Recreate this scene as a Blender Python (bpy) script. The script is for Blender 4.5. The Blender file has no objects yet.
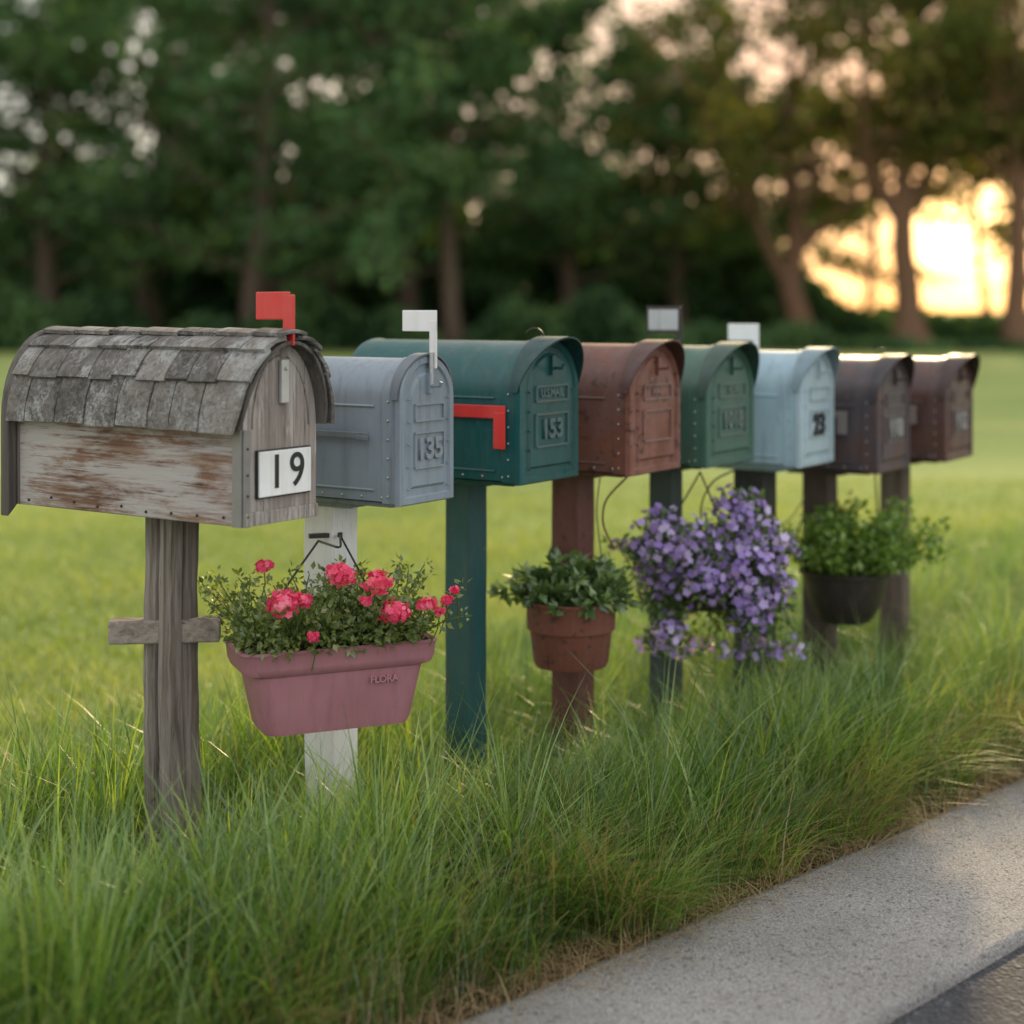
import bpy, math, random
import numpy as np
from mathutils import Vector, Matrix
random.seed(5); RS=np.random.RandomState(7)
sc=bpy.context.scene
sc.view_settings.view_transform='Standard'; sc.view_settings.look='None'; sc.view_settings.exposure=0
F=1550.0; H=1.2; HY=310.0
def W(u,y,d): return np.array([(u-512)/F*d, d, H-(y-HY)/F*d])
# ---------------------------------------------------------------- materials
class NT:
    def __init__(s,name):
        s.m=bpy.data.materials.new(name); s.m.use_nodes=True; s.t=s.m.node_tree; s.t.nodes.clear()
        s.out=s.n('ShaderNodeOutputMaterial')
    def n(s,typ,**k):
        x=s.t.nodes.new(typ)
        for a,b in k.items(): setattr(x,a,b)
        return x
    def l(s,a,b): s.t.links.new(a,b)
    def vec(s,scale=(1,1,1),coord='Object'):
        tc=s.n('ShaderNodeTexCoord'); mp=s.n('ShaderNodeMapping'); mp.inputs['Scale'].default_value=scale
        s.l(tc.outputs[coord],mp.inputs['Vector']); return mp.outputs[0]
    def noise(s,v,scale,detail=4,rough=.55,dist=0):
        x=s.n('ShaderNodeTexNoise'); x.inputs['Scale'].default_value=scale; x.inputs['Detail'].default_value=detail
        x.inputs['Roughness'].default_value=rough; x.inputs['Distortion'].default_value=dist
        if v is not None: s.l(v,x.inputs['Vector'])
        return x.outputs['Fac']
    def ramp(s,f,stops):
        x=s.n('ShaderNodeValToRGB'); e=x.color_ramp.elements
        while len(e)<len(stops): e.new(.5)
        for i,(p,c) in enumerate(stops):
            e[i].position=p; c=c if hasattr(c,'__len__') else (c,c,c); e[i].color=(*c,1)
        s.l(f,x.inputs[0]); return x.outputs[0]
    def mix(s,f,a,b,mode='MIX'):
        x=s.n('ShaderNodeMix',data_type='RGBA',blend_type=mode)
        for i,v in ((0,f),(6,a),(7,b)):
            if hasattr(v,'links'): s.l(v,x.inputs[i])
            elif i==0: x.inputs[0].default_value=v
            else: x.inputs[i].default_value=(*v,1)
        return x.outputs[2]
    def attr(s,name='rnd'):
        x=s.n('ShaderNodeAttribute'); x.attribute_name=name; return x.outputs['Fac']
    def bsdf(s,col,rough=.6,metal=0,bump=None,bs=.3,bd=.01,spec=.5):
        b=s.n('ShaderNodeBsdfPrincipled')
        if hasattr(col,'links'): s.l(col,b.inputs['Base Color'])
        else: b.inputs['Base Color'].default_value=(*col,1)
        if hasattr(rough,'links'): s.l(rough,b.inputs['Roughness'])
        else: b.inputs['Roughness'].default_value=rough
        b.inputs['Metallic'].default_value=metal; b.inputs['Specular IOR Level'].default_value=spec
        if bump is not None:
            q=s.n('ShaderNodeBump'); q.inputs['Strength'].default_value=bs; q.inputs['Distance'].default_value=bd
            s.l(bump,q.inputs['Height']); s.l(q.outputs[0],b.inputs['Normal'])
        s.l(b.outputs[0],s.out.inputs[0]); return b
def mul(c,k): return tuple(min(1,x*k) for x in c)
def mat_paint(name,c,rough=.42,wear=.62,wearcol=(.09,.045,.03),metal=0.0,bump=.15,stain=.5,patch=None):
    s=NT(name); v=s.vec()
    n1=s.noise(v,5,6,.6); base=s.mix(n1,mul(c,.62),mul(c,1.32))
    n2=s.noise(s.vec((14,14,3)),3,6,.7); base=s.mix(s.ramp(n2,[(.48,0),(.8,.36)]),base,(.5*c[0]+.10,.5*c[1]+.10,.5*c[2]+.09))
    st=s.noise(s.vec((30,30,2.2)),1.6,5,.6); base=s.mix(s.ramp(st,[(.50,0),(.72,stain)]),base,(.35*c[0]+.03,.35*c[1]+.018,.35*c[2]+.012))
    if patch:   # broad blotches of surface rust
        pn=s.noise(v,7.5,10,.72,.6); pc=s.mix(s.noise(v,60,4),mul(patch,.6),mul(patch,1.4)); base=s.mix(s.ramp(pn,[(.50,0),(.60,.75)]),base,pc)
    n3=s.noise(v,30,9,.75,.4); base=s.mix(s.ramp(n3,[(wear,0),(wear+.04,1)]),base,wearcol)
    sc2=s.noise(s.vec((6,6,90)),2,3,.6); base=s.mix(s.ramp(sc2,[(.70,0),(.73,.35)]),base,(.5*c[0]+.2,.5*c[1]+.2,.5*c[2]+.19))
    r=s.ramp(s.noise(v,9,5),[(.3,rough-.1),(.7,rough+.2)])
    s.bsdf(base,r,metal,s.noise(v,26,5),bump,.004); return s.m
def mat_wood(name,dark,mid,light,axis='x',paint=None,pth=.5,bs=.6,soft=.04):
    s=NT(name); sc_={'x':(1.2,22,22),'z':(22,22,1.0),'y':(22,1.2,22)}[axis]
    v=s.vec(sc_); g=s.noise(v,2.2,9,.68,.9); g2=s.noise(v,7,6,.75,.2)
    col=s.ramp(g,[(.32,dark),(.48,mid),(.66,light)])
    crack=s.ramp(g2,[(.30,0.10),(.40,1)])
    big=s.noise(s.vec(),6,4); col=s.mix(s.ramp(big,[(.35,0),(.7,.5)]),col,mul(mid,1.35))
    at=s.attr(); col=s.mix(1,col,s.ramp(at,[(0,.55),(1,1.3)]),'MULTIPLY')
    if paint:
        pn=s.noise(s.vec({'x':(2.2,9,9),'z':(9,9,2.2),'y':(9,2,9)}[axis]),1.9,9,.7,.5)
        pf=s.mix(.4,pn,g2)
        pc=s.mix(g,mul(paint,.75),mul(paint,1.15))
        col=s.mix(s.ramp(pf,[(pth-soft,0),(pth+soft,1)]),col,pc)
    col=s.mix(1.0,col,crack,'MULTIPLY')
    s.bsdf(col,.85,0,s.mix(.5,g,g2),bs,.006,.25); return s.m
def mat_leaf(name,c1,c2,c3=None,tr=.4,gloss=.06,rough=.4,tint=(1.3,1.2,.55),extra=None):
    s=NT(name); a=s.attr()
    st=extra or ([(0,c1),(.6,c2)]+([(1,c3)] if c3 else []))
    col=s.ramp(a,st)
    d=s.n('ShaderNodeBsdfDiffuse'); t=s.n('ShaderNodeBsdfTranslucent'); g=s.n('ShaderNodeBsdfGlossy'); g.inputs['Roughness'].default_value=rough
    s.l(col,d.inputs[0]); tc=s.mix(1,col,tint,'MULTIPLY'); s.l(tc,t.inputs[0]); g.inputs[0].default_value=(1,1,1,1)
    m1=s.n('ShaderNodeMixShader'); m1.inputs[0].default_value=tr; s.l(d.outputs[0],m1.inputs[1]); s.l(t.outputs[0],m1.inputs[2])
    if gloss>0:
        m2=s.n('ShaderNodeMixShader'); m2.inputs[0].default_value=gloss; s.l(m1.outputs[0],m2.inputs[1]); s.l(g.outputs[0],m2.inputs[2]); m1=m2
    s.l(m1.outputs[0],s.out.inputs[0]); return s.m
def mat_plain(name,c,rough=.5,metal=0):
    s=NT(name); v=s.vec(); n=s.noise(v,30,4); s.bsdf(s.mix(n,mul(c,.8),mul(c,1.15)),rough,metal,n,.1,.002); return s.m
# ---------------------------------------------------------------- mesh helpers
def mesh_from(name,parts,mats):
    V=[];tot=0;loops=[];starts=[];mi=[];sm=[];rn=[];ls=0
    for p in parts:
        v,f,m=p[0],np.asarray(p[1],dtype=np.int64),p[2]; r=p[3] if len(p)>3 and p[3] is not None else .5; s=p[4] if len(p)>4 else False
        v=np.asarray(v,dtype=np.float64).reshape(-1,3); n=len(v); V.append(v)
        rn.append(np.full(n,r) if np.isscalar(r) else np.asarray(r).ravel())
        k=f.shape[1]; loops.append((f+tot).ravel()); starts.append(ls+np.arange(len(f))*k)
        ls+=f.size; mi.append(np.full(len(f),m)); sm.append(np.full(len(f),s)); tot+=n
    V=np.concatenate(V); loops=np.concatenate(loops); starts=np.concatenate(starts)
    me=bpy.data.meshes.new(name); me.vertices.add(len(V)); me.vertices.foreach_set('co',V.astype(np.float32).ravel())
    me.loops.add(len(loops)); me.loops.foreach_set('vertex_index',loops.astype(np.int32))
    me.polygons.add(len(starts)); me.polygons.foreach_set('loop_start',starts.astype(np.int32))
    me.polygons.foreach_set('material_index',np.concatenate(mi).astype(np.int32))
    me.polygons.foreach_set('use_smooth',np.concatenate(sm).astype(bool))
    a=me.attributes.new('rnd','FLOAT','POINT'); a.data.foreach_set('value',np.concatenate(rn).astype(np.float32))
    for m in mats: me.materials.append(m)
    me.update(calc_edges=True); me.validate()
    return me
def obj(name,parts,mats,parent=None,loc=(0,0,0),bevel=0,sharp=None):
    me=mesh_from(name,parts,mats)
    if sharp: me.set_sharp_from_angle(angle=math.radians(sharp))
    o=bpy.data.objects.new(name,me); sc.collection.objects.link(o); o.location=loc
    if parent: o.parent=parent
    if bevel:
        b=o.modifiers.new('bevel','BEVEL'); b.width=bevel; b.segments=2; b.limit_method='ANGLE'
    return o
def empty(name,loc=(0,0,0),rz=0):
    e=bpy.data.objects.new(name,None); e.empty_display_size=.1; sc.collection.objects.link(e); e.location=loc; e.rotation_euler=(0,0,rz); return e
BF=np.array([[0,3,2,1],[4,5,6,7],[0,1,5,4],[1,2,6,5],[2,3,7,6],[3,0,4,7]])
def box(c,s,m=0,r=None,rot=None,taper=1):
    x,y,z=np.array(s)/2; v=np.array([[-x,-y,-z],[x,-y,-z],[x,y,-z],[-x,y,-z],[-x*taper,-y*taper,z],[x*taper,-y*taper,z],[x*taper,y*taper,z],[-x*taper,y*taper,z]])
    if rot is not None: v=v@np.array(rot).T
    return (v+np.array(c),BF,m,r if r is not None else .5)
def rotz(a): c,s=math.cos(a),math.sin(a); return np.array([[c,-s,0],[s,c,0],[0,0,1]])
def loft(rings,m=0,cap0=True,cap1=True,smooth=True,r=None):
    R=np.array(rings); k,n,_=R.shape; V=R.reshape(-1,3); i=np.arange(n); j=(i+1)%n; fs=[]
    for a in range(k-1): fs.append(np.stack([a*n+i,(a+1)*n+i,(a+1)*n+j,a*n+j],1))
    out=[(V,np.concatenate(fs),m,r,smooth)]
    if cap0: out.append((R[0],i[None,:],m,r,False))
    if cap1: out.append((R[-1],i[None,::-1],m,r,False))
    return out
def tube(pts,rad,n=6,m=0,r=None,smooth=True,caps=True):
    P=np.array(pts,dtype=float); T=np.gradient(P,axis=0); T/=np.linalg.norm(T,axis=1)[:,None]+1e-9
    rad=np.full(len(P),rad) if np.isscalar(rad) else np.array(rad)
    ref=np.array([0,0,1.]) if abs(T[0][2])<.8 else np.array([1.,0,0]); rings=[]; a=np.cross(T[0],ref)
    for i in range(len(P)):
        a=a-np.dot(a,T[i])*T[i]; a/=np.linalg.norm(a)+1e-9; b=np.cross(T[i],a); th=np.arange(n)*2*math.pi/n
        rings.append(P[i]+rad[i]*(np.cos(th)[:,None]*a+np.sin(th)[:,None]*b))
    return loft(rings,m,caps,caps,smooth,r)
def lathe(pr,n=32,m=0,c=(0,0,0),r=None,sx=1,sy=1):
    th=np.arange(n)*2*math.pi/n
    rings=[np.stack([q*np.cos(th)*sx,q*np.sin(th)*sy,np.full(n,z)],1)+np.array(c) for q,z in pr]
    return loft(rings[::-1],m,True,True,True,r)
def sphere(c,rad,m=0,n=8):
    pr=[(max(1e-4,rad*math.sin(t)),-rad*math.cos(t)) for t in np.linspace(0,math.pi,n//2+2)]
    return lathe(pr,n,m,c)
def batch(tv,tf,O,R,S,m=0,rnd=None,smooth=False):
    tv=np.array(tv,float); tf=np.array(tf); n=len(O); S=np.asarray(S)
    if S.ndim==1: S=S[:,None]
    V=np.einsum('nij,kj->nki',R,tv)*S[:,:,None]+O[:,None,:]
    Fc=tf[None]+ (np.arange(n)*len(tv))[:,None,None]
    if rnd is None: rnd=RS.rand(n)
    return (V.reshape(-1,3),Fc.reshape(-1,tf.shape[1]),m,np.repeat(rnd,len(tv)),smooth)
def nrm(v): return v/(np.linalg.norm(v,axis=-1,keepdims=True)+1e-9)
def frames(Y,Zh):
    Y=nrm(Y); X=nrm(np.cross(Y,Zh)); Z=np.cross(X,Y); return np.stack([X,Y,Z],2)
LEAFV=[(0,0,0),(.3,.42,.07),(0,1,-.1),(-.3,.42,.07),(0,.5,0)]; LEAFF=[(0,1,2,4),(0,4,2,3)]
CARDV=[(0,0,0),(.45,.45,.1),(0,1,0),(-.45,.5,.05)]; CARDF=[(0,1,2,3)]
def floret_t():
    v=[(0,0,0)];f=[]
    for k in range(5):
        a=k*2*math.pi/5
        for (x,y,z) in [(-.42,.55,.1),(0,1,.02),(.42,.55,.1)]:
            v.append((x*math.cos(a)-y*math.sin(a),x*math.sin(a)+y*math.cos(a),z))
        f.append((0,3*k+3,3*k+2,3*k+1))
    return v,f
FLV,FLF=floret_t()
def clump(c,rad,n,size,m=0,up=.5,tv=LEAFV,tf=LEAFF,shell=2.5,rr=None):
    d=nrm(RS.randn(n,3)); q=RS.rand(n)**(1/shell); P=np.array(c)+d*q[:,None]*np.array(rad)
    Y=d+RS.randn(n,3)*.5+np.array([0,0,up*.6]); Z=np.array([0,0,1.])+RS.randn(n,3)*.5+d*.4
    S=size*(.6+.8*RS.rand(n)); rnd=RS.rand(n)*.7+.3*q if rr is None else rr(n)
    return batch(tv,tf,P,frames(Y,Z),S,m,rnd)
def text(name,s,size,mat,parent,loc,rot,ext=.001,bev=0,off=.012,sp=1.0):
    cu=bpy.data.curves.new(name,'FONT'); cu.body=s; cu.size=size; cu.extrude=ext; cu.align_x='CENTER'; cu.align_y='CENTER'; cu.offset=size*off; cu.space_character=sp
    if bev: cu.bevel_depth=bev
    cu.materials.append(mat); o=bpy.data.objects.new(name,cu); sc.collection.objects.link(o); o.parent=parent; o.location=loc; o.rotation_euler=rot; return o
# ---------------------------------------------------------------- ground system
AR=math.atan2(2100-512,F); U=np.array([math.sin(AR),math.cos(AR)]); N=np.array([U[1],-U[0]])
def AC(a,c,z=0): p=a*U+c*N; return np.array([p[0],p[1],z])
C_WALK,C_ROAD=-1.93,-1.45; GZ=-.03
def m_ground():
    s=NT('field_grass'); v=s.vec()
    a=s.noise(s.vec((.10,.35,1)),1,5,.6); b=s.noise(v,9,6,.7); c=s.noise(s.vec((.5,2.2,1)),1,4,.6)
    col=s.ramp(a,[(.3,(.195,.25,.075)),(.5,(.27,.32,.10)),(.7,(.40,.39,.15))])
    col=s.mix(s.ramp(c,[(.35,0),(.7,.6)]),col,(.20,.28,.08)); col=s.mix(1,col,s.ramp(b,[(.25,.75),(.75,1.2)]),'MULTIPLY')
    s.bsdf(col,.95,0,b,.3,.03,.1); return s.m
gnd=obj('ground',[(np.array([[-1500,-400,GZ],[1500,-400,GZ],[1500,2500,GZ],[-1500,2500,GZ]]),[[0,1,2,3]],0)],[m_ground()])
def m_conc():
    s=NT('concrete'); v=s.vec()
    f=s.noise(v,240,3,.8); vo=s.n('ShaderNodeTexVoronoi'); vo.inputs['Scale'].default_value=170; s.l(v,vo.inputs['Vector'])
    big=s.noise(v,2.2,7,.65); col=s.ramp(f,[(.3,(.12,.11,.105)),(.5,(.31,.295,.28)),(.7,(.54,.52,.495))])
    col=s.mix(1,col,s.ramp(big,[(.3,.74),(.7,1.1)]),'MULTIPLY')
    sp=s.noise(v,95,2,.5); col=s.mix(s.ramp(sp,[(.60,0),(.66,.7)]),col,(.09,.08,.075))
    st=s.noise(s.vec((1,1,1)),9,6,.7); col=s.mix(s.ramp(st,[(.55,0),(.75,.35)]),col,(.17,.14,.11))
    s.bsdf(col,.9,0,s.mix(.5,f,vo.outputs['Distance']),1,.006,.3); return s.m
def m_asph():
    s=NT('asphalt'); v=s.vec(); vo=s.n('ShaderNodeTexVoronoi'); vo.inputs['Scale'].default_value=110; s.l(v,vo.inputs['Vector'])
    col=s.mix(1,s.ramp(vo.outputs['Color'],[(0,(.03,.031,.034)),(.7,(.055,.057,.066)),(1,(.14,.14,.15))]),s.ramp(s.noise(v,3,5),[(.3,.8),(.7,1.15)]),'MULTIPLY')
    s.bsdf(col,.85,0,vo.outputs['Distance'],1,.006,.4); return s.m
A=np.linspace(-14,45,1200); prof_c=[(C_WALK,GZ-.05),(C_WALK,0),(C_WALK+.02,.003),(C_ROAD-.016,.003),(C_ROAD-.006,-.001),(C_ROAD,-.010),(C_ROAD+.001,-.05)]
rows=[]
for k,(c,z) in enumerate(prof_c):
    j=(RS.randn(len(A))*.0016) if k>=3 else 0
    rows.append(np.stack([A*U[0]+(c+j)*N[0],A*U[1]+(c+j)*N[1],np.full(len(A),z)],1))
R_=np.array(rows); n=len(A); i=np.arange(n-1); fs=[np.stack([k*n+i,(k+1)*n+i,(k+1)*n+i+1,k*n+i+1],1) for k in range(len(prof_c)-1)]
obj('sidewalk',[(R_.reshape(-1,3),np.concatenate(fs),0,.5,True)],[m_conc()])
q=[AC(-14,C_ROAD+.004,-.022),AC(45,C_ROAD+.004,-.022),AC(45,7,-.022),AC(-14,7,-.022)]
obj('road',[(np.array(q),[[0,3,2,1]],0)],[m_asph()])
# ---------------------------------------------------------------- grass
def vnoise(x,y,s=0):
    return (np.sin(x*3.1+s)+np.sin(y*4.3+1.7*s+x*1.3)+np.sin(x*7.7-y*5.1+s*3)*.7+np.sin(x*13+y*11+s)*.4)/3.1
def blades(X,Y,h,wd,az,lean,rnd,seg=4,z0=GZ,m=0):
    n=len(X); t=np.linspace(0,1,seg+1)[None,:]
    dx,dy=np.cos(az),np.sin(az); hz=h[:,None]*lean[:,None]*t**2; z=h[:,None]*(t-lean[:,None]**2*.35*t**2.2)
    px=X[:,None]+dx[:,None]*hz; py=Y[:,None]+dy[:,None]*hz; pz=z0+z
    sx,sy=-dy,dx; rot=RS.rand(n)*1.6-.8; cx=sx*np.cos(rot)-sy*np.sin(rot); cy=sx*np.sin(rot)+sy*np.cos(rot)
    w=wd[:,None]*(1-t**1.6*.96)*.5
    L=np.stack([px-cx[:,None]*w,py-cy[:,None]*w,pz],2); Rr=np.stack([px+cx[:,None]*w,py+cy[:,None]*w,pz],2)
    V=np.stack([L,Rr],2).reshape(n,-1,3); k=2*(seg+1)
    f=np.array([[2*j,2*j+1,2*j+3,2*j+2] for j in range(seg)]); Fc=f[None]+(np.arange(n)*k)[:,None,None]
    return (V.reshape(-1,3),Fc.reshape(-1,4),m,np.repeat(rnd,k),True)
def sample(n,a0,a1,c0,c1):
    a=a0+(a1-a0)*RS.rand(n); c=c0+(c1-c0)*RS.rand(n); X=a*U[0]+c*N[0]; Y=a*U[1]+c*N[1]
    k=(Y>1.75)&(Y<11)&(np.abs(X)<.37*Y+.45); return X[k],Y[k],a[k],c[k]
def keep(k,*a): return [x[k] for x in a]
def hfac(c): return np.interp(c,[-3.4,-3.0,-2.82,-2.58,-2.42],[1,.9,.58,.68,1.08])   # lower growth at the post line
parts=[]
def edge_c(a): return C_WALK-.06+.085*vnoise(a*2.2,a*1.1,2)+.03*np.sin(a*17)
X,Y,a,c=sample(265000,-.5,11,-4.2,C_WALK+.03)
nz=vnoise(X*1.7,Y*1.7,1.0); n2=vnoise(X*5,Y*5,6)
k=(c<edge_c(a))&(RS.rand(len(X))<np.clip(.95+(c+2.9)*.5,.15,1)*np.clip(.8+.6*n2,.2,1)); X,Y,a,c,nz,n2=keep(k,X,Y,a,c,nz,n2)
hb=np.interp(c,[-4.2,-3.4,-2.9,-2.4,-2.1,-1.93],[.07,.12,.19,.21,.16,.08])*hfac(c); hb=hb*(1+.25*np.clip((3.1-Y)/.8,0,1)); h=hb*(1+.38*nz+.3*n2)*(.45+.85*RS.rand(len(X)))
az=RS.randn(len(X))*1.5-.5; lean=np.clip(.25+.4*RS.rand(len(X))+.25*nz,.05,1.1)
wd=.0024+.0038*RS.rand(len(X))**2
rnd=np.clip(.38+.22*RS.randn(len(X))+.22*vnoise(X*2,Y*2,5),0,.88)
dry=(RS.rand(len(X))<np.interp(c,[-3,-2.25,-1.93],[.025,.05,.45])*(.6+.8*vnoise(a*2.7,a,1))); rnd[dry]=.93+.07*RS.rand(dry.sum())
parts.append(blades(X,Y,h,wd,az,lean,rnd))
X,Y,a,c=sample(52000,-.5,10,-3.5,-2.05); nz=vnoise(X*2.3,Y*2.3,4)+.4*vnoise(X*7,Y*6,2); k=nz>-.1; X,Y,nz,c=keep(k,X,Y,nz,c)
rw=np.clip(.66+.2*RS.randn(len(X)),0,.89); dd_=RS.rand(len(X))<.11; rw[dd_]=.96
h=(.20+.19*RS.rand(len(X)))*(1+.3*nz)*hfac(c)**.6; parts.append(blades(X,Y,h,.0011+.0016*RS.rand(len(X)),RS.randn(len(X))*1.3-.3,.3+.9*RS.rand(len(X)),rw,5))
tx,ty,ta,tc=sample(620,.2,7,-3.3,-2.1)
for x0,y0,c_ in zip(tx,ty,tc):
    m_=RS.randint(16,50); ang=RS.rand(m_)*6.28; rr=RS.rand(m_)*.035; base=.48+.2*RS.randn()
    parts.append(blades(x0+rr*np.cos(ang),y0+rr*np.sin(ang),(.18+.19*RS.rand(m_))*(.7+.65*RS.rand())*hfac(c_),.0022+.0045*RS.rand(m_),ang+RS.randn(m_)*.4,.2+.9*RS.rand(m_),np.clip(base+.14*RS.randn(m_),0,.87),6))
tx,ty,ta,tc=sample(620,.0,2.6,-3.3,-2.15)
for x0,y0,c_ in zip(tx,ty,tc):
    if x0>-.15: continue
    m_=RS.randint(8,20); ang=RS.rand(m_)*6.28; rr=RS.rand(m_)*.03; sz=.8+.6*RS.rand()
    parts.append(blades(x0+rr*np.cos(ang),y0+rr*np.sin(ang),(.18+.17*RS.rand(m_))*hfac(c_)*sz,.005+.005*RS.rand(m_),ang,.1+.55*RS.rand(m_),np.clip(.60+.18*RS.randn(m_),0,.89),6))
ca=np.sort(-.5+10*RS.rand(190))
for a0 in ca:
    c0_=edge_c(a0)-.03-.08*RS.rand(); p=AC(a0,c0_)
    if abs(p[0])>.37*p[1]+.45 or p[1]<1.8: continue
    m_=RS.randint(40,180); ang=RS.rand(m_)*6.28; rr=RS.rand(m_)**.6*.07; az=math.atan2(N[1],N[0])+RS.randn(m_)*.8+.4*RS.randn(); base=.48+.2*RS.randn(); sz=.6+1.1*RS.rand()
    rn=np.clip(base+.18*RS.randn(m_),0,.88); dd_=RS.rand(m_)<.15+.3*(RS.rand()<.35); rn[dd_]=.95
    parts.append(blades(p[0]+rr*np.cos(ang),p[1]+rr*np.sin(ang),(.10+.14*RS.rand(m_))*sz,.0013+.003*RS.rand(m_),az,.45+.75*RS.rand(m_),rn,5))
GS=[(0,(.030,.080,.016)),(.35,(.080,.175,.030)),(.6,(.175,.31,.050)),(.87,(.38,.50,.11)),(.93,(.36,.27,.14))]
G=mat_leaf('grass_blades',None,None,None,.46,.06,.35,(1.30,1.22,.55),GS)
obj('grass_verge',parts,[G])
parts=[]
n=110000; Y=3.3+8*RS.rand(n)**1.3; X=(RS.rand(n)*2-1)*(.36*Y+.4); c=X*N[0]+Y*N[1]; k=c<-3.0; X,Y,c=keep(k,X,Y,c)
nz=vnoise(X*.8,Y*.8,3)
parts.append(blades(X,Y,(.035+.045*RS.rand(len(X)))*(1+.35*nz)*np.interp(Y,[7,11],[1,.4]),.005+.005*RS.rand(len(X)),RS.rand(len(X))*6.28,.3+.5*RS.rand(len(X)),np.clip(.6+.25*nz+.18*RS.randn(len(X)),0,1),2))
obj('meadow_grass',parts,[mat_leaf('meadow_blades',(.10,.165,.04),(.24,.33,.085),(.42,.44,.16),.45,.04)])
s_=NT('soil'); sn=s_.noise(s_.vec(),40,7,.7); s_.bsdf(s_.ramp(sn,[(.3,(.04,.028,.016)),(.7,(.15,.10,.06))]),.95,0,sn,.8,.02,.1)
q=[AC(-6,-3.4,GZ+.004),AC(20,-3.4,GZ+.004),AC(20,C_WALK-.001,GZ+.004),AC(-6,C_WALK-.001,GZ+.004)]
obj('soil_strip',[(np.array(q),[[0,3,2,1]],0)],[s_.m])
X,Y,a,c=sample(26000,-.5,9,-2.17,C_WALK+.03); k=vnoise(a*2.2,a,3)+RS.randn(len(a))*.3>-.3; X,Y=keep(k,X,Y)
obj('dry_thatch',[blades(X,Y,.05+.07*RS.rand(len(X)),.0012+.002*RS.rand(len(X)),RS.rand(len(X))*6.28,1.1+.5*RS.rand(len(X)),.9+.1*RS.rand(len(X)),3,-.024)],[mat_leaf('straw',(.13,.09,.05),(.22,.15,.08),(.36,.26,.14),.2,.03)])
# ---------------------------------------------------------------- mailboxes
FW=math.atan2(1550-512,F)
ew=np.array([math.sin(FW),math.cos(FW)]); fw=np.array([ew[1],-ew[0]]); RZ=math.atan2(fw[1],fw[0])
def post_pos(u): d=1860/(580*(2100-u)/1928); return np.array([(u-512)/F*d,d])
def solve(P,u1,u2,u3,yb,yt,L=None):
    r1,r2=(u1-512)/F,(u2-512)/F; w=.25
    for _ in range(8):
        c0=P-w/2*ew; s=(r1*c0[1]-c0[0])/(fw[0]-r1*fw[1]); c=c0+s*fw; w=(r2-r1)*c[1]/(ew[0]-r2*ew[1])
    if L is None: r3=(u3-512)/F; L=(c[0]-r3*c[1])/(fw[0]-r3*fw[1])
    a=c+w/2*ew; zb=H-(yb-HY)/F*c[1]; zt=H-(yt-HY)/F*a[1]
    return s,w,L,zb,zt-zb
def prof(w,h,hs,d=0,n=22):
    a=w/2-d;b=h-hs-d; th=np.linspace(0,math.pi,n+1)
    return np.array([(-a,d)]+[(-a*math.cos(t),hs+b*math.sin(t)) for t in th]+[(a,d)])
def ring(x,p): return np.stack([np.full(len(p),x),p[:,0],p[:,1]],1)
def band(po,pi,x0,x1,m=0,r=None):
    n=len(po); V=np.concatenate([ring(x0,po),ring(x1,po),ring(x1,pi),ring(x0,pi)]); i=np.arange(n-1); fs=[]
    for k in range(4):
        a,b=k*n,((k+1)%4)*n; fs.append(np.stack([a+i,a+i+1,b+i+1,b+i],1))
    fs.append(np.array([[0,n,2*n,3*n],[n-1,4*n-1,3*n-1,2*n-1]]))
    return (V,np.concatenate(fs),m,r,True)
m_steel=mat_plain('galvanised_steel',(.42,.43,.44),.38,.7); m_dark=mat_plain('dark_iron',(.05,.045,.04),.5,.5)
m_red=mat_paint('red_flag_paint',(.62,.035,.03),.4,.72,stain=.2); m_white=mat_paint('white_enamel',(.80,.79,.76),.4,.74,stain=.12); m_black=mat_plain('black_enamel',(.012,.012,.013),.4)
m_relief=mat_plain('worn_relief',(.30,.30,.29),.5,.2)
def rivet(x,y,z,m=1,r=.0035): return sphere((x,y,z),r,m,6)
def post(parent,wd,zt,mat,name='post'):
    n=9; zz=np.linspace(GZ-.03,zt,n); rings=[]
    for k,z in enumerate(zz):
        j=RS.randn(4,2)*wd*.008
        q=np.array([[-1,-1],[1,-1],[1,1],[-1,1]])*wd/2+j; rings.append(np.concatenate([q,np.full((4,1),z)],1))
    return obj(name,loft(rings,0,True,True,False),[mat],parent,bevel=.004)
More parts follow.
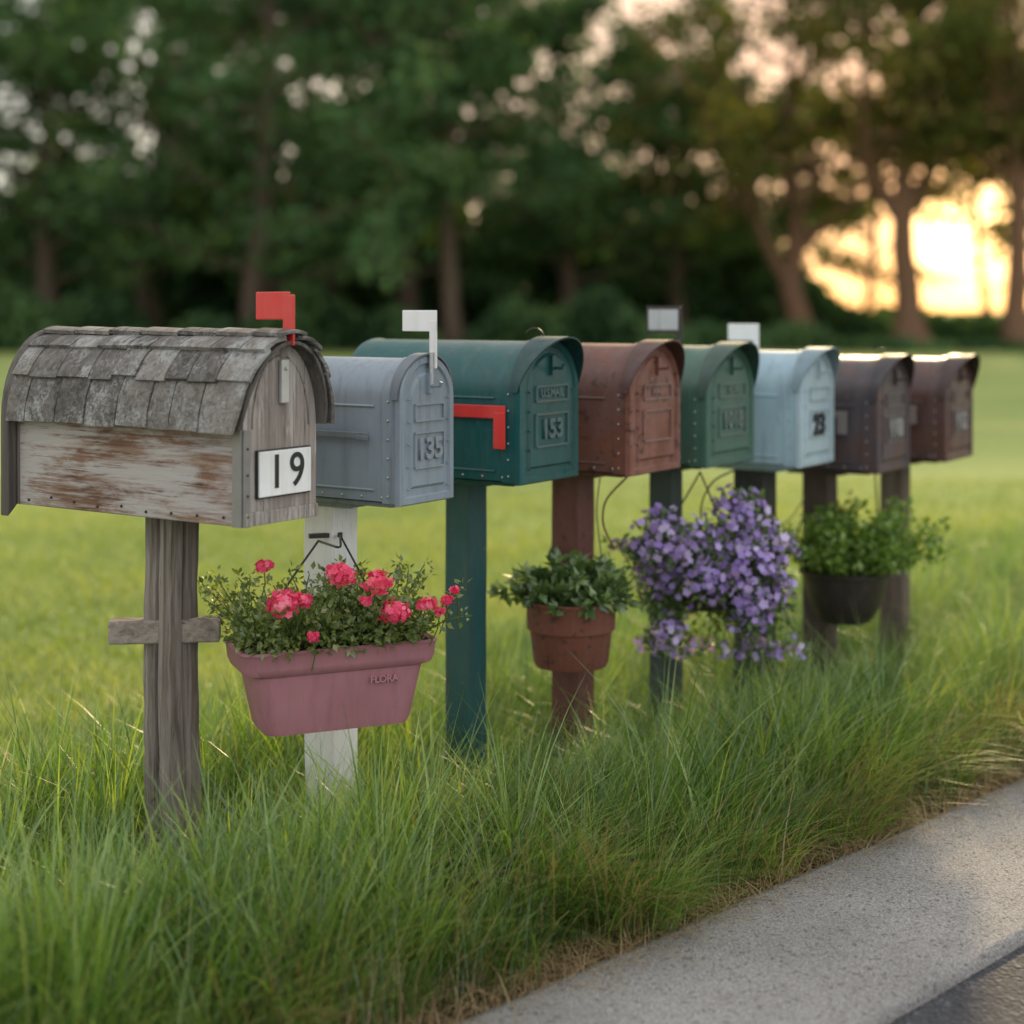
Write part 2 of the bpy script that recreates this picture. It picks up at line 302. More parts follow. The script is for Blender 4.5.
def metal_box(u_post,u1,u2,u3,yb,yt,col,postcol,pw,L=None,visor=.045,label=None,lab2=None,labm=None,wear=.64,doorcol=None,arch=.97,wearcol=(.09,.045,.03),lsz=.062,lz=.36,patch=None,rough=.38):
    P=post_pos(u_post); s,w,L,zb,h=solve(P,u1,u2,u3,yb,yt,L); hs=h-w/2*arch
    E=empty('mailbox',(P[0],P[1],0),RZ)
    m=mat_paint('mailbox_paint',col,rough,wear,wearcol,patch=patch); md=m if doorcol is None else mat_paint('door_paint',doorcol,.42,wear,wearcol,patch=patch)
    mr=mat_paint('relief_paint',tuple(.75*x+.07 for x in (doorcol or col)),.45,wear,wearcol)
    x0,x1=s-L,s-.012
    ps=loft([ring(x0,prof(w,h,hs,.012)),ring(x0+.004,prof(w,h,hs,.002)),ring(x0+.012,prof(w,h,hs,0)),ring(x0+.02,prof(w,h,hs,.003)),
             ring(x1-.04,prof(w,h,hs,.003)),ring(x1-.036,prof(w,h,hs,0)),ring(x1,prof(w,h,hs,0))],0)
    for zz in (hs*.12,hs*.93):
        for sy in (-1,1): ps+=tube([(x0+.04,sy*(w/2-.003),zz),(x1-.06,sy*(w/2-.003),zz)],.0035,6,0)
    obj('body',ps,[m,m_steel],E,(0,0,zb),sharp=35)
    obj('base_plate',[box((s-L/2-.01,0,-.006),(L-.05,w*.8,.01),0)]+[box((0,0,-.018),(pw*2.2,pw*1.15,.014),0)],[m],E,(0,0,zb),bevel=.002)
    dp=loft([ring(x1+.001,prof(w,h,hs,-.004)),ring(x1+.014,prof(w,h,hs,-.004)),ring(x1+.018,prof(w,h,hs,-.001)),ring(x1+.018,prof(w,h,hs,.012)),
             ring(x1+.013,prof(w,h,hs,.016)),ring(x1+.013,prof(w,h,hs,.03)),ring(x1+.019,prof(w,h,hs,.036))],0)
    xf=x1+.019
    for (zc,hh) in ((h*.36,.075),(h*.62,.035)):
        dp+=[box((xf+.002,0,zc+hh/2),(.006,w*.56,.004),1),box((xf+.002,0,zc-hh/2),(.006,w*.56,.004),1),box((xf+.002,-w*.28,zc),(.006,.004,hh-.005),1),box((xf+.002,w*.28,zc),(.006,.004,hh-.005),1)]
    for yy in (-.38,.38):
        for k in range(5): dp+=rivet(xf,yy*w,.03+k*(hs-.03)/4,0,.003)
    dp+=[box((xf+.004,0,h*.82),(.01,.016,h*.14))]+tube([(xf+.006,0,h*.80),(xf+.03,0,h*.80),(xf+.034,0,h*.83)],.004,6)
    obj('door',dp,[md,mr],E,(0,0,zb),sharp=35)
    if visor:
        pi_=prof(w,h,hs,-.005)[1:-1]; po=prof(w,h,hs,-.009)[1:-1]; nn=len(pi_); th=np.linspace(0,math.pi,nn); ex=visor*np.clip(np.sin(th),0,1)**1.1*np.where(th>math.pi/2,1,.75+.25*np.sin(th))
        i=np.arange(nn-1); xs=x1-.01; xe=x1+.010+ex
        V=np.concatenate([ring(xs,po),np.stack([xe,po[:,0]*1.01,po[:,1]],1),np.stack([xe,pi_[:,0]*1.01,pi_[:,1]],1),ring(xs,pi_)])
        fs=[np.stack([k*nn+i,k*nn+i+1,((k+1)%4)*nn+i+1,((k+1)%4)*nn+i],1) for k in range(4)]
        obj('visor',[(V,np.concatenate(fs),0,.5,True)],[mat_paint('visor_paint',mul(col,.6),.5,wear,wearcol)],E,(0,0,zb),sharp=40)
    rv=[]
    for k in range(6): rv+=rivet(x1-.02,-w/2-.001,.015+k*(hs-.02)/5,0,.003)
    for k in range(9): rv+=rivet(x0+.03+k*(L-.08)/8,-w/2+.001,.012,0,.003)
    obj('rivets',rv,[m_steel],E,(0,0,zb))
    if label: text('house_number',label,lsz,labm or mr,E,(xf+.003,0,zb+h*lz),(math.pi/2,0,math.pi/2),.0025,.0008,.02)
    if lab2: text('lettering',lab2,.026,mr,E,(xf+.002,0,zb+h*.62),(math.pi/2,0,math.pi/2),.002,.0005)
    post(E,pw,zb-.02,postcol)
    return E,s,w,L,zb,h,hs
def wooden():
    P=post_pos(172); s,w,L,zb,h=solve(P,243,316,14,528,343); E=empty('mailbox',(P[0],P[1],0),RZ); hs=.186
    grey=mat_wood('weathered_wood',(.035,.027,.022),(.16,.132,.112),(.32,.28,.25),'z')
    side=mat_wood('worn_painted_wood',(.06,.03,.02),(.18,.10,.065),(.30,.21,.155),'x',(.42,.385,.365),.480,.6,.055)
    shm=mat_wood('shingle_wood',(.05,.044,.040),(.14,.125,.113),(.25,.228,.208),'y',(.33,.33,.318),.55,.7,.05)
    trim=mat_wood('dark_trim',(.03,.027,.025),(.10,.088,.08),(.18,.165,.15),'z')
    x0,x1=s-L,s; th=.018
    ps=[box(((x0+x1)/2,-w/2+th/2,hs/2),(L-.03,th,hs),0,.6),box(((x0+x1)/2,w/2-th/2,hs/2),(L-.03,th,hs),0,.5),box(((x0+x1)/2,0,.008),(L-.05,w-.04,.014),0,.4)]
    obj('side_boards',ps,[side],E,(0,0,zb),bevel=.003)
    fr=loft([ring(x1-.02,prof(w,h,hs,0)),ring(x1,prof(w,h,hs,0))],0,smooth=False)
    fr+=[box((x1+.001,0,.014),(.012,w-.004,.026),0,.35)]
    fr+=[band(prof(w,h,hs,.022)[1:-1],prof(w,h,hs,.026)[1:-1],x1-.001,x1+.002,0,.0)]
    obj('front_board',fr,[mat_wood('front_wood',(.09,.07,.06),(.26,.22,.195),(.40,.36,.33),'z',(.46,.425,.40),.53,.6)],E,(0,0,zb),bevel=.0015)
    obj('back_board',loft([ring(x0,prof(w,h,hs,0)),ring(x0+.02,prof(w,h,hs,0))],0,smooth=False),[grey],E,(0,0,zb),bevel=.002)
    obj('rear_trim',[band(prof(w,h,hs,-.024),prof(w,h,hs,-.001),x0-.014,x0+.012)],[trim],E,(0,0,zb),bevel=.002)
    obj('corner_strip',[box((x1-.012,-w/2-.003,hs/2),(.024,.005,hs)),box((x1+.0035,-w/2+.006,hs/2),(.005,.016,hs))],[mat_plain('zinc_strip',(.24,.225,.21),.6,.3)],E,(0,0,zb),bevel=.001)
    def xl(t,right): return x1+(.022 if right else .002)+(.018 if right else .034)*max(0,math.sin(t))**.7
    a,b=w/2+.010,h-hs+.004
    def pt(t,o): return (-(a+o)*math.cos(t),hs+(b+o)*math.sin(t))
    ths=np.linspace(0,math.pi,25); pd=np.array([pt(t,-.006) for t in ths]); pe=np.array([pt(t,.001) for t in ths]); xe=np.array([xl(t,t>math.pi/2)-.004 for t in ths]); nn=len(ths); i=np.arange(nn-1)
    V=np.concatenate([ring(x0+.016,pe),np.stack([xe,pe[:,0],pe[:,1]],1),np.stack([xe,pd[:,0],pd[:,1]],1),ring(x0+.016,pd)])
    obj('roof_deck',[(V,np.concatenate([np.stack([k*nn+i,k*nn+i+1,((k+1)%4)*nn+i+1,((k+1)%4)*nn+i],1) for k in range(4)]),0,.5,True)],[trim],E,(0,0,zb),sharp=40)
    ps=[]; courses=[(-.02,.56),(.51,1.0),(.95,1.38)]
    for side_ in (1,-1):
        for ci,(t0,t1) in enumerate(courses):
            x=x0+.012-RS.rand()*.03; xm=max(xl(t0,side_<0),xl(t1,side_<0))
            while x<xm-.01:
                wd_=.060+.045*RS.rand(); xa=max(x,x0+.012); xb=x+wd_-.003; x+=wd_
                if xb-xa<.012: continue
                je=.003*RS.randn()
                j=RS.randn()*.014; ts=np.linspace(t0+max(j,-.03),t1+.05,5); lift=.012-.010*np.linspace(0,1,5)+abs(RS.randn())*.0015; V=[]
                for tt,lo in zip(ts,lift):
                    lim=xl(tt,side_<0)+je
                    for xx in (xa,xb):
                        for o in (lo+.009,lo):
                            y_,z_=pt(tt,o); V.append((min(xx,lim-(0 if xx==xb else .004)),y_*side_,z_))
                V=np.array(V).reshape(5,4,3)[:,[0,1,3,2],:]+RS.randn(5,4,3)*.0006
                if side_==-1: V=V[:,::-1]
                ps+=loft(V,0,smooth=False,r=float(RS.rand()))
    x=x0+.01
    while x<x1+.03:
        wd_=.08+.03*RS.rand(); xb=min(x+wd_-.003,x1+.038); ts=np.linspace(1.30,math.pi-1.30,7); V=[]
        for tt in ts:
            o=.018; V.append([(x,)+pt(tt,o+.008),(x,)+pt(tt,o),(xb,)+pt(tt,o-.003),(xb,)+pt(tt,o+.005)])
        ps+=loft(np.array(V),0,smooth=False,r=float(RS.rand())); x+=wd_
    obj('shingles',ps,[shm],E,(0,0,zb),bevel=.0012)
    nl=[]
    for k in range(9): nl+=sphere((x0+.05+k*(L-.1)/8,-w/2-.001,.016+.003*RS.randn()),.0032,0,6)
    for z_ in (.02,.06,.1,.15): nl+=sphere((x1+.007,-w/2+.006,z_),.0025,0,6)
    obj('nails',nl,[m_dark],E,(0,0,zb))
    pz=.098
    obj('number_plaque',[box((x1+.006,.004,pz),(.010,.148,.088),0),box((x1+.0035,.004,pz),(.007,.154,.094),1)],[m_white,m_black],E,(0,0,zb),bevel=.0015)
    text('numerals','19',.094,m_black,E,(x1+.012,.006,zb+pz),(math.pi/2,0,math.pi/2),.0008,0,.004,1.25)
    obj('latch_strip',[box((x1+.006,.004,h-.075),(.008,.022,.085))]+sphere((x1+.012,.004,h-.05),.004,0,6),[mat_plain('latch_zinc',(.5,.49,.47),.45,.3)],E,(0,0,zb),bevel=.003)
    fx=x1+.022
    obj('signal_flag',[box((fx,.0,h+.045),(.028,.006,.10),0),box((fx-.042,.0,h+.073),(.088,.005,.055),0)],[m_red,m_dark],E,(0,0,zb),bevel=.002)
    pp=[]; zz=np.linspace(GZ-.03,zb-.004,18); rings=[]
    for z in zz:
        j=.003*math.sin(z*9); q=np.array([[-.05,-.05],[-.006,-.052],[.0,-.036],[.006,-.052],[.05,-.05],[.052,-.012],[.041,-.004],[.052,.006],[.05,.05],[-.05,.05]])*.78*(1+.03*math.sin(z*5+1))+RS.randn(10,2)*.0009+np.array([j,0])
        rings.append(np.concatenate([q,np.full((10,1),z)],1))
    pp+=loft(rings,0,smooth=False); obj('post',pp,[grey],E)
    pl=W(165,630,3.20); dd=Matrix.Rotation(-RZ,3,'Z')@Vector((pl[0]-P[0],pl[1]-P[1],0))
    obj('cross_rail',[box((dd.x,dd.y,pl[2]),(.225,.044,.048),0,.7,rotz(-RZ+.12))],[mat_wood('rail_wood',(.08,.06,.05),(.22,.185,.155),(.34,.30,.26),'x')],E,bevel=.004)
    return E
wooden()
g1=metal_box(331,400,451,0,505,357,(.22,.27,.32),mat_wood('white_post',(.16,.15,.14),(.35,.32,.3),(.45,.42,.4),'z',(.88,.87,.86),.33,.3,.03),.086,L=.52,visor=.012,label='135',wear=.67,wearcol=(.10,.085,.075))
RW=(.10,.035,.02)
g2=metal_box(466,520,576,343,484,340,(.004,.075,.076),mat_paint('teal_post_paint',(.006,.068,.070),.5,.64),.074,label='153',lab2='U.S.MAIL',visor=.06,wear=.645,rough=.32,wearcol=(.10,.12,.11))
g3=metal_box(573,630,678,0,475,343,(.125,.050,.040),mat_paint('oxide_post',(.14,.05,.038),.7,.58,(.05,.03,.025)),.083,L=.50,lab2='MAIL',wear=.56,visor=.055,doorcol=(.22,.085,.065),wearcol=(.06,.024,.016),patch=(.15,.045,.02),rough=.5)
g4=metal_box(666,706,752,0,467,345,(.045,.12,.088),mat_paint('slate_post',(.05,.07,.062),.75,.62),.07,L=.50,label='1018',lab2='BOX',visor=.06,wear=.61,wearcol=RW)
g5=metal_box(755,800,832,0,467,350,(.31,.44,.51),mat_paint('black_post',(.018,.018,.020),.6,.64),.096,L=.50,label='23',labm=m_black,visor=.055,doorcol=(.38,.49,.54),lsz=.085,lz=.34,wear=.63,wearcol=(.16,.12,.10))
g6=metal_box(820,877,908,0,473,357,(.055,.042,.050),mat_paint('brown_post',(.065,.042,.033),.7,.6),.083,L=.50,label='118',labm=m_relief,visor=.05,lsz=.075,wear=.6,wearcol=(.12,.05,.03),patch=(.09,.045,.035))
g7=metal_box(895,945,971,0,461,357,(.075,.036,.032),mat_wood('old_post',(.04,.03,.025),(.12,.09,.075),(.2,.16,.13),'z'),.078,L=.50,label='112',labm=m_relief,visor=.06,lsz=.075,wear=.6,wearcol=(.12,.05,.03),patch=(.10,.045,.03))
def top_flag(g,mt,pw,ph,stem,xo=-.03,yo=.0,border=None):
    E,s,w,L,zb,h,hs=g; x=s+xo
    ps=[box((x,yo,h+stem/2-.01),(.018,.006,stem+.03),0),box((x-pw/2+.009,yo,h+stem+ph/2-.02),(pw,.005,ph),0)]
    if border: ps+=[box((x-pw/2+.009,yo-.004,h+stem+ph/2-.02),(pw-.018,.005,ph-.018),1)]
    ps+=tube([(x,yo-.008,h-.06),(x,yo-.008,h+.01)],.006,8,2)
    obj('signal_flag',ps,[border or mt,mt,m_steel],E,(0,0,zb),bevel=.0015)
top_flag(g1,m_white,.092,.046,.075,.012,.01)
grey_w=mat_paint('grey_flag',(.42,.45,.46),.5,.7)
top_flag(g4,grey_w,.11,.075,.05,-.155,.0,m_dark)
top_flag(g5,m_white,.10,.05,.045,-.19,.0)
def side_flag(g,mt,x0,x1,z,drop,hh=.03):
    E,s,w,L,zb,h,hs=g; y=-w/2-.008
    ps=[box(((x0+x1)/2,y,z),(x1-x0,.004,hh),0),box((x1-.016,y-.001,z-drop/2),(.032,.005,drop),0)]+tube([(x0+.012,-w/2,z),(x0+.012,y-.006,z)],.009,10,1)
    obj('side_flag',ps,[mt,m_steel],E,(0,0,zb),bevel=.0015)
E,s,w,L,zb,h,hs=g2; side_flag(g2,m_red,s-.21,s-.035,h-.165,.085)
side_flag(g6,mat_paint('worn_flag',(.20,.18,.175),.5,.65),g6[1]-.20,g6[1]-.09,g6[5]*.5,.06,.018)
side_flag(g7,mat_paint('worn_flag2',(.20,.16,.15),.5,.65),g7[1]-.20,g7[1]-.09,g7[5]*.5,.05,.018)
side_flag(g1,mat_paint('grey_bar',(.15,.18,.20),.45,.7),g1[1]-.30,g1[1]-.08,g1[5]*.46,.01,.014)
for g in (g2,g6):
    E,s,w,L,zb,h,hs=g; t=np.linspace(0,math.pi*.8,9)
    obj('wire_loop',tube([(s-.04+.028*math.cos(a),0,h+.028*math.sin(a)) for a in t],.002,6),[m_dark],E,(0,0,zb))
# ---------------------------------------------------------------- planters
def wire(pts,r=.0026):
    P=np.array(pts); t=np.linspace(0,1,len(P)); tt=np.linspace(0,1,14); Q=np.stack([np.interp(tt,t,P[:,k]) for k in range(3)],1)
    for _ in range(2): Q[1:-1]=(Q[:-2]+Q[1:-1]*2+Q[2:])/4
    return tube(Q,r,6)
soil=mat_plain('potting_soil',(.03,.02,.014),.95)
stem_m=mat_plain('plant_stem',(.09,.15,.035),.6)
c0=W(331,640,3.27); ya=math.radians(23); E=empty('trough_planter',tuple(c0),ya)
def rr_(lx,ly,z,rad=.03,n=6):
    pts=[]
    for cx,cy,a0 in ((lx-rad,ly-rad,0),(-lx+rad,ly-rad,90),(-lx+rad,-ly+rad,180),(lx-rad,-ly+rad,270)):
        for k in range(n+1):
            a=math.radians(a0+90*k/n); pts.append((cx+rad*math.cos(a),cy+rad*math.sin(a),z))
    return np.array(pts)
hx,hy=.212,.095
rings=[rr_(hx-.068,hy-.035,-.168),rr_(hx-.058,hy-.028,-.173),rr_(hx-.052,hy-.025,-.160),rr_(hx-.030,hy-.012,-.050),rr_(hx-.012,hy-.004,-.044),rr_(hx-.006,hy,-.03),rr_(hx-.004,hy+.001,-.006),rr_(hx,hy+.005,0),rr_(hx-.006,hy-.001,.004),rr_(hx-.016,hy-.011,0),rr_(hx-.02,hy-.016,-.02)]
pk=mat_paint('pink_ceramic',(.37,.155,.185),.55,.70,(.22,.11,.11),stain=.3)
obj('trough',loft(rings[::-1],0,smooth=True),[pk],E,sharp=40)
obj('soil',[box((0,0,-.016),(hx*1.75,hy*1.5,.01))],[soil],E)
text('embossed_lettering','FLORA',.020,pk,E,(.09,-hy+.0105,-.072),(math.pi/2-.13,0,0),.0012,.0005)
gl=mat_leaf('geranium_leaves',(.065,.12,.03),(.17,.24,.06),(.32,.36,.11),.4); gp=mat_leaf('pink_petals',(.70,.04,.14),(.85,.11,.24),(.92,.30,.42),.35,.02)
ps=[]
for k in range(34):
    x=(RS.rand()*2-1)*.175; y=(RS.rand()*2-1)*.08; z=.02+.042*RS.rand()*(1.2-abs(x)*3)
    ps.append(clump((x,y,z),(.05,.05,.036),135,.0165,0,.5))
for k in range(85):
    x=(RS.rand()*2-1)*.17; y=(RS.rand()*2-1)*.08; d=np.array([x*.35+RS.randn()*.03,y*.6+RS.randn()*.03,.06+.075*RS.rand()])
    q=[np.array([x,y,0])+d*t+np.array([0,0,.01])*math.sin(3*t) for t in np.linspace(0,1,5)]; ps+=tube(q,.0013,4,2)
    for t in q[1:]: ps.append(clump(t,(.014,.014,.014),9,.015,0,.5))
for k in range(4): ps.append(clump((-.12+.07*k,-.093,.006),(.03,.012,.014),45,.015,0,.1))
inv=lambda p:(rotz(-ya)@(np.array(p)-c0))
heads=[(264,566,.017),(284,603,.034),(302,601,.023),(342,576,.027),(334,572,.017),(378,583,.033),(395,612,.032),(427,604,.019),(447,600,.012),(313,637,.012),(366,602,.012),(440,612,.010),(455,590,.008)]
for (u,y,r) in heads:
    p=inv(W(u,y,3.05+(u-230)/200*.14)); b=p+np.array([.01*RS.randn(),.05,-.08]); ps+=tube([b,(b+p)/2+np.array([.006,0,0]),p],.0014,4,2)
    nf=int(46*(r/.02)**1.6)+8; d=nrm(RS.randn(nf,3)+np.array([0,-.2,.4])); nd=nrm(d+.4*RS.randn(nf,3)); R=frames(np.cross(nd,nrm(RS.randn(nf,3))),nd)
    ps.append(batch(FLV,FLF,p+d*r*np.array([1,1,.72])*(.55+.6*RS.rand(nf,1)),R,np.full(nf,.0072)*(.7+.6*RS.rand(nf)),1))
o=obj('geranium_foliage',ps,[gl,gp,stem_m],E)
pw=post_pos(331); top=inv(np.array([pw[0]-.02,pw[1]-.07,H-(540-HY)/F*3.44]))
obj('hanging_wires',wire([top,(top+np.array([-.20,-.03,.0]))*.5,(-.15,-.03,.0)])+wire([top+np.array([.05,0,.01]),(.08,-.02,.1),(.15,-.02,0)])+wire([top,(.01,-.04,top[2]+.012),top+np.array([.05,0,.01])])+[box(top+np.array([.02,.012,.01]),(.075,.012,.010))],[m_dark],E)
cc=W(571,599,3.92); E=empty('terracotta_pot',tuple(cc),0)
tc=mat_paint('terracotta',(.17,.055,.034),.85,.56,(.06,.035,.025),0,.4)
obj('pot',lathe([(.078,-.162),(.090,-.165),(.095,-.155),(.104,-.075),(.105,-.072),(.112,-.072),(.113,-.01),(.116,-.004),(.114,.001),(.104,.0),(.10,-.02)],40),[tc],E,sharp=40)
obj('pot_soil',lathe([(.001,-.022),(.101,-.022),(.101,-.018),(.001,-.015)],24),[soil],E)
obj('bracket',[box((.0,.14,-.073),(.02,.06,.012))],[m_dark],E)
obj('hanging_wires',wire([W(628,476,3.98)-cc,W(604,500,3.95)-cc,W(602,525,3.93)-cc,W(614,548,3.92)-cc])+wire([W(600,478,3.98)-cc,W(596,510,3.95)-cc,W(600,545,3.92)-cc,W(606,590,3.9)-cc],.0018),[mat_plain('rusty_wire',(.12,.05,.03),.7)],E)
hl=mat_leaf('herb_leaves',(.05,.11,.035),(.13,.22,.065),(.24,.33,.12),.3,.08)
ps=[]
for k in range(70):
    a=RS.rand()*6.28; el=.3+RS.rand()*1.1; ln=.08+.065*RS.rand(); d=np.array([math.cos(a)*math.cos(el),math.sin(a)*math.cos(el),math.sin(el)]); r0=.06*RS.rand()
    b=np.array([math.cos(a)*r0,math.sin(a)*r0,-.01]); d=d*np.array([1.1,1,1.0]); q=[b+d*ln*t+np.array([0,0,-.03])*t*t for t in np.linspace(0,1,6)]; ps+=tube(q,.0016,4,1)
    for t in q[1:]:
        m_=6; dirs=nrm(RS.randn(m_,3)+d*.8); ps.append(batch(LEAFV,LEAFF,np.repeat(t[None],m_,0),frames(dirs,np.array([0,0,1.])+RS.randn(m_,3)*.4),.026+.019*RS.rand(m_),0))
obj('herb_foliage',ps,[hl,stem_m],E)
cc=W(708,592,4.2); E=empty('hanging_basket',tuple(cc),0)
ps=lathe([(.02,-.05),(.045,-.045),(.065,-.03),(.08,-.005),(.082,.0),(.075,.002),(.07,-.01)],24); obj('basket',ps,[mat_plain('coir',(.06,.04,.022),.95)],E,sharp=40)
pf=mat_leaf('violet_petals',(.33,.22,.60),(.50,.38,.78),(.76,.67,.90),.3,.02); pl=mat_leaf('petunia_leaves',(.05,.10,.025),(.11,.19,.05),(.18,.27,.08),.35)
ps=[]
lob=[(662,540,27),(655,570,24),(690,552,28),(683,585,26),(668,608,15),(668,637,17),(735,522,29),(768,548,25),(750,580,33),(774,588,19),(722,552,24),(750,508,17),(710,580,22),(748,612,20),(642,552,11)]
for (u,y,r) in lob:
    c=W(u,y,4.17+.05*RS.randn())-cc; r=r/F*4.2
    ps.append(clump(c,(r*1.05,r*.95,r*1.05),int(260*(r/.09)**2)+40,.022,0,.3))
    nf=int(150*(r/.09)**2)+12; d=nrm(RS.randn(nf,3)+np.array([0,-.35,.1])); pos=c+d*r*(.75+.6*RS.rand(nf,1)**1.5)
    nd=nrm(d+RS.randn(nf,3)*.4); R=frames(np.cross(nd,nrm(RS.randn(nf,3))),nd); ps.append(batch(FLV,FLF,pos,R,.009+.007*RS.rand(nf),1,np.clip(RS.rand(nf)*.8+.1*RS.randn(),0,1)))
for k in range(90):
    a=RS.rand()*6.28; x=(RS.rand()*2-1)*.18; sg=(.15 if k%3 else -.13); q=[np.array([x,-.05*RS.rand(),-.02])+np.array([math.cos(a)*.09*t,math.sin(a)*.05*t,sg*t+.04*math.sin(3*t)]) for t in np.linspace(0,1,5)]
    ps+=tube(q,.0015,4,2)
    for t in q: ps.append(clump(t,(.02,.02,.02),6,.022,0,.2))
    nf=5; nd=nrm(RS.randn(nf,3)+np.array([0,-.5,.3])); ps.append(batch(FLV,FLF,q[-1]+RS.randn(nf,3)*.012,frames(np.cross(nd,nrm(RS.randn(nf,3))),nd),.009+.006*RS.rand(nf),1))
obj('petunia_foliage',ps,[pl,pf,stem_m],E)
tp=W(700,472,4.25)-cc
obj('hanging_wires',wire([tp,W(690,490,4.2)-cc,W(672,520,4.15)-cc,(-.08,0,0)])+wire([tp,W(712,500,4.2)-cc,W(722,530,4.15)-cc,(.08,0,0)])+wire([W(735,470,4.4)-cc,W(712,480,4.3)-cc,W(700,505,4.2)-cc,W(702,530,4.15)-cc]),[m_dark],E)
cc=W(845,570,4.72); E=empty('metal_bowl_planter',tuple(cc),0)
bm=mat_paint('dark_bowl',(.045,.036,.034),.4,.6,(.09,.05,.035),.2)
obj('bowl',lathe([(.05,-.152),(.072,-.154),(.09,-.135),(.114,-.08),(.126,-.03),(.130,-.014),(.137,-.010),(.139,.0),(.130,.002),(.12,-.02)],36),[bm],E,sharp=40)
obj('bowl_soil',lathe([(.001,-.024),(.118,-.024),(.118,-.02),(.001,-.018)],24),[soil],E)
bl=mat_leaf('bright_leaves',(.07,.15,.025),(.18,.31,.055),(.33,.44,.10),.45,.04)
ps=[]
for k in range(120):
    a=RS.rand()*6.28; el=.4+RS.rand()*1.0; ln=.10+.11*RS.rand(); d=np.array([math.cos(a)*math.cos(el)*1.3+.30,math.sin(a)*math.cos(el),math.sin(el)*1.15]); r0=.08*RS.rand()
    b=np.array([math.cos(a)*r0,math.sin(a)*r0,-.01]); q=[b+d*ln*t+np.array([0,0,-.02])*t*t for t in np.linspace(0,1,6)]; ps+=tube(q,.0015,4,1)
    for t in q[1:]: ps.append(clump(t,(.02,.02,.02),9,.024,0,.3))
obj('leafy_foliage',ps,[bl,stem_m],E)
tp=W(822,500,4.72)-cc
obj('hanging_wires',wire([tp,W(800,520,4.72)-cc,(-.15,0,.08),(-.134,0,0)])+wire([tp+np.array([.16,0,.1]),(.1,0,.15),(.12,0,0)])+wire([W(806,496,4.75)-cc,W(790,520,4.7)-cc,W(775,528,4.65)-cc],.0018),[m_dark],E)
# ---------------------------------------------------------------- trees
bark=mat_wood('bark',(.05,.034,.025),(.11,.075,.055),(.18,.13,.095),'z'); bark_glare=mat_wood('bark_glare_tint',(.09,.045,.026),(.18,.095,.055),(.28,.16,.10),'z')  # second bark, for maples: orange sun glare on the trunks put into the colour
tl_dark=mat_leaf('leaves_haze_lift',(.045,.090,.045),(.085,.16,.07),(.17,.26,.10),.35,.0)  # leaf colour lightened to stand in for haze over the far trees
tl_warm=mat_leaf('leaves_warm',(.055,.075,.028),(.13,.15,.045),(.30,.26,.08),.5,.0)
def tree(name,x,y,height,cs,spread,nl,tr,mat,seed,lsize=.26,fork=None,drop=.0,flat=.5,z_min=0,nb=15):
    rs=np.random.RandomState(seed); ps=[]; ends=[]
    def limb(p0,d,ln,r,depth):
        n=7; P=[np.array(p0)]; d=np.array(d)/np.linalg.norm(d)
        for k in range(n-1):
            d=d+rs.randn(3)*.16+np.array([0,0,.05]); d/=np.linalg.norm(d); P.append(P[-1]+d*ln/(n-1))
        ps.extend(tube(P,np.linspace(r,r*.25,n),6,0))
        if depth>0:
            for k in range(2,n):
                dd=d+rs.randn(3)*.8; dd[2]=dd[2]*.5+.1; limb(P[k],dd,ln*(.5+.2*rs.rand()),r*.4,depth-1)
        if depth<=1: ends.extend([(q,ln) for q in P[2:]])
    n=12; P=[]; off=np.zeros(2)
    for k in range(n):
        t=k/(n-1); off=off+rs.randn(2)*height*.008; P.append(np.array([x+off[0],y+off[1],GZ+t*height*.82]))
    rad=tr*(1-.8*np.linspace(0,1,n)); rad[0]*=1.5
    ps.extend(tube(P,rad,10,0))
    if fork:
        for (zf,dx,ln) in fork: 
            k=int(zf/(height*.82)*(n-1)); limb(P[max(1,k)],(dx,rs.randn()*.3,1.0),ln,tr*.6,2)
    for b in range(nb):
        t=cs/height/.82+(1-cs/height/.82)*(b+.5)/nb; kk=min(n-1,t*(n-1)); p=P[int(kk)]*(1-kk%1)+P[min(n-1,int(kk)+1)]*(kk%1)
        a=b*2.4+rs.rand(); sh=math.sin(math.pi*min(1,.25+.72*(b/nb)))
        limb(p,(math.cos(a),math.sin(a),.15+.5*b/nb),spread*(.5+.5*sh)*(.75+.4*rs.rand()),tr*.28,1)
    C_=np.array([e[0] for e in ends])
    # whole twigs are bare in patches, so that real gaps open in the crown
    g=np.sin(C_[:,0]*1.9+seed)+np.sin(C_[:,2]*2.3+seed*2)+np.sin(C_[:,1]*1.7+C_[:,0]*.9)+rs.randn(len(C_))*.7
    C_=C_[g>np.quantile(g,drop)] if drop>0 else C_
    C_=C_[(C_[:,2]>z_min)&(C_[:,2]<height+.5)]
    idx=rs.randint(len(C_),size=nl); cr=rs.rand(len(C_)); O=C_[idx]+rs.randn(nl,3)*np.array([flat,flat,flat*.5]); kp=O[:,2]>.3; O=O[kp]; idx=idx[kp]; m=len(O)
    d=nrm(rs.randn(m,3)); Z=nrm(rs.randn(m,3)+np.array([0,0,.8])); S=lsize*(.5+.9*rs.rand(m))
    ps.append(batch(CARDV,CARDF,O,frames(d,Z),S,1,np.clip(cr[idx]*.7+.3*rs.rand(m),0,1)))
    return obj(name,ps,[bark_glare if mat is tl_warm else bark,mat])
def tx(u,d): return (u-512)/F*d
tree('oak_tree',tx(250,47),47,17,1.6,6.3,20000,.42,tl_dark,1,nb=22,drop=.12)
tree('oak_tree',tx(60,50),50,12.5,2.0,4.2,8500,.40,tl_dark,2,nb=18,drop=.4,flat=.42)
tree('oak_tree',tx(400,52),52,17,2.2,6.0,18000,.40,tl_dark,3,nb=22,drop=.15)
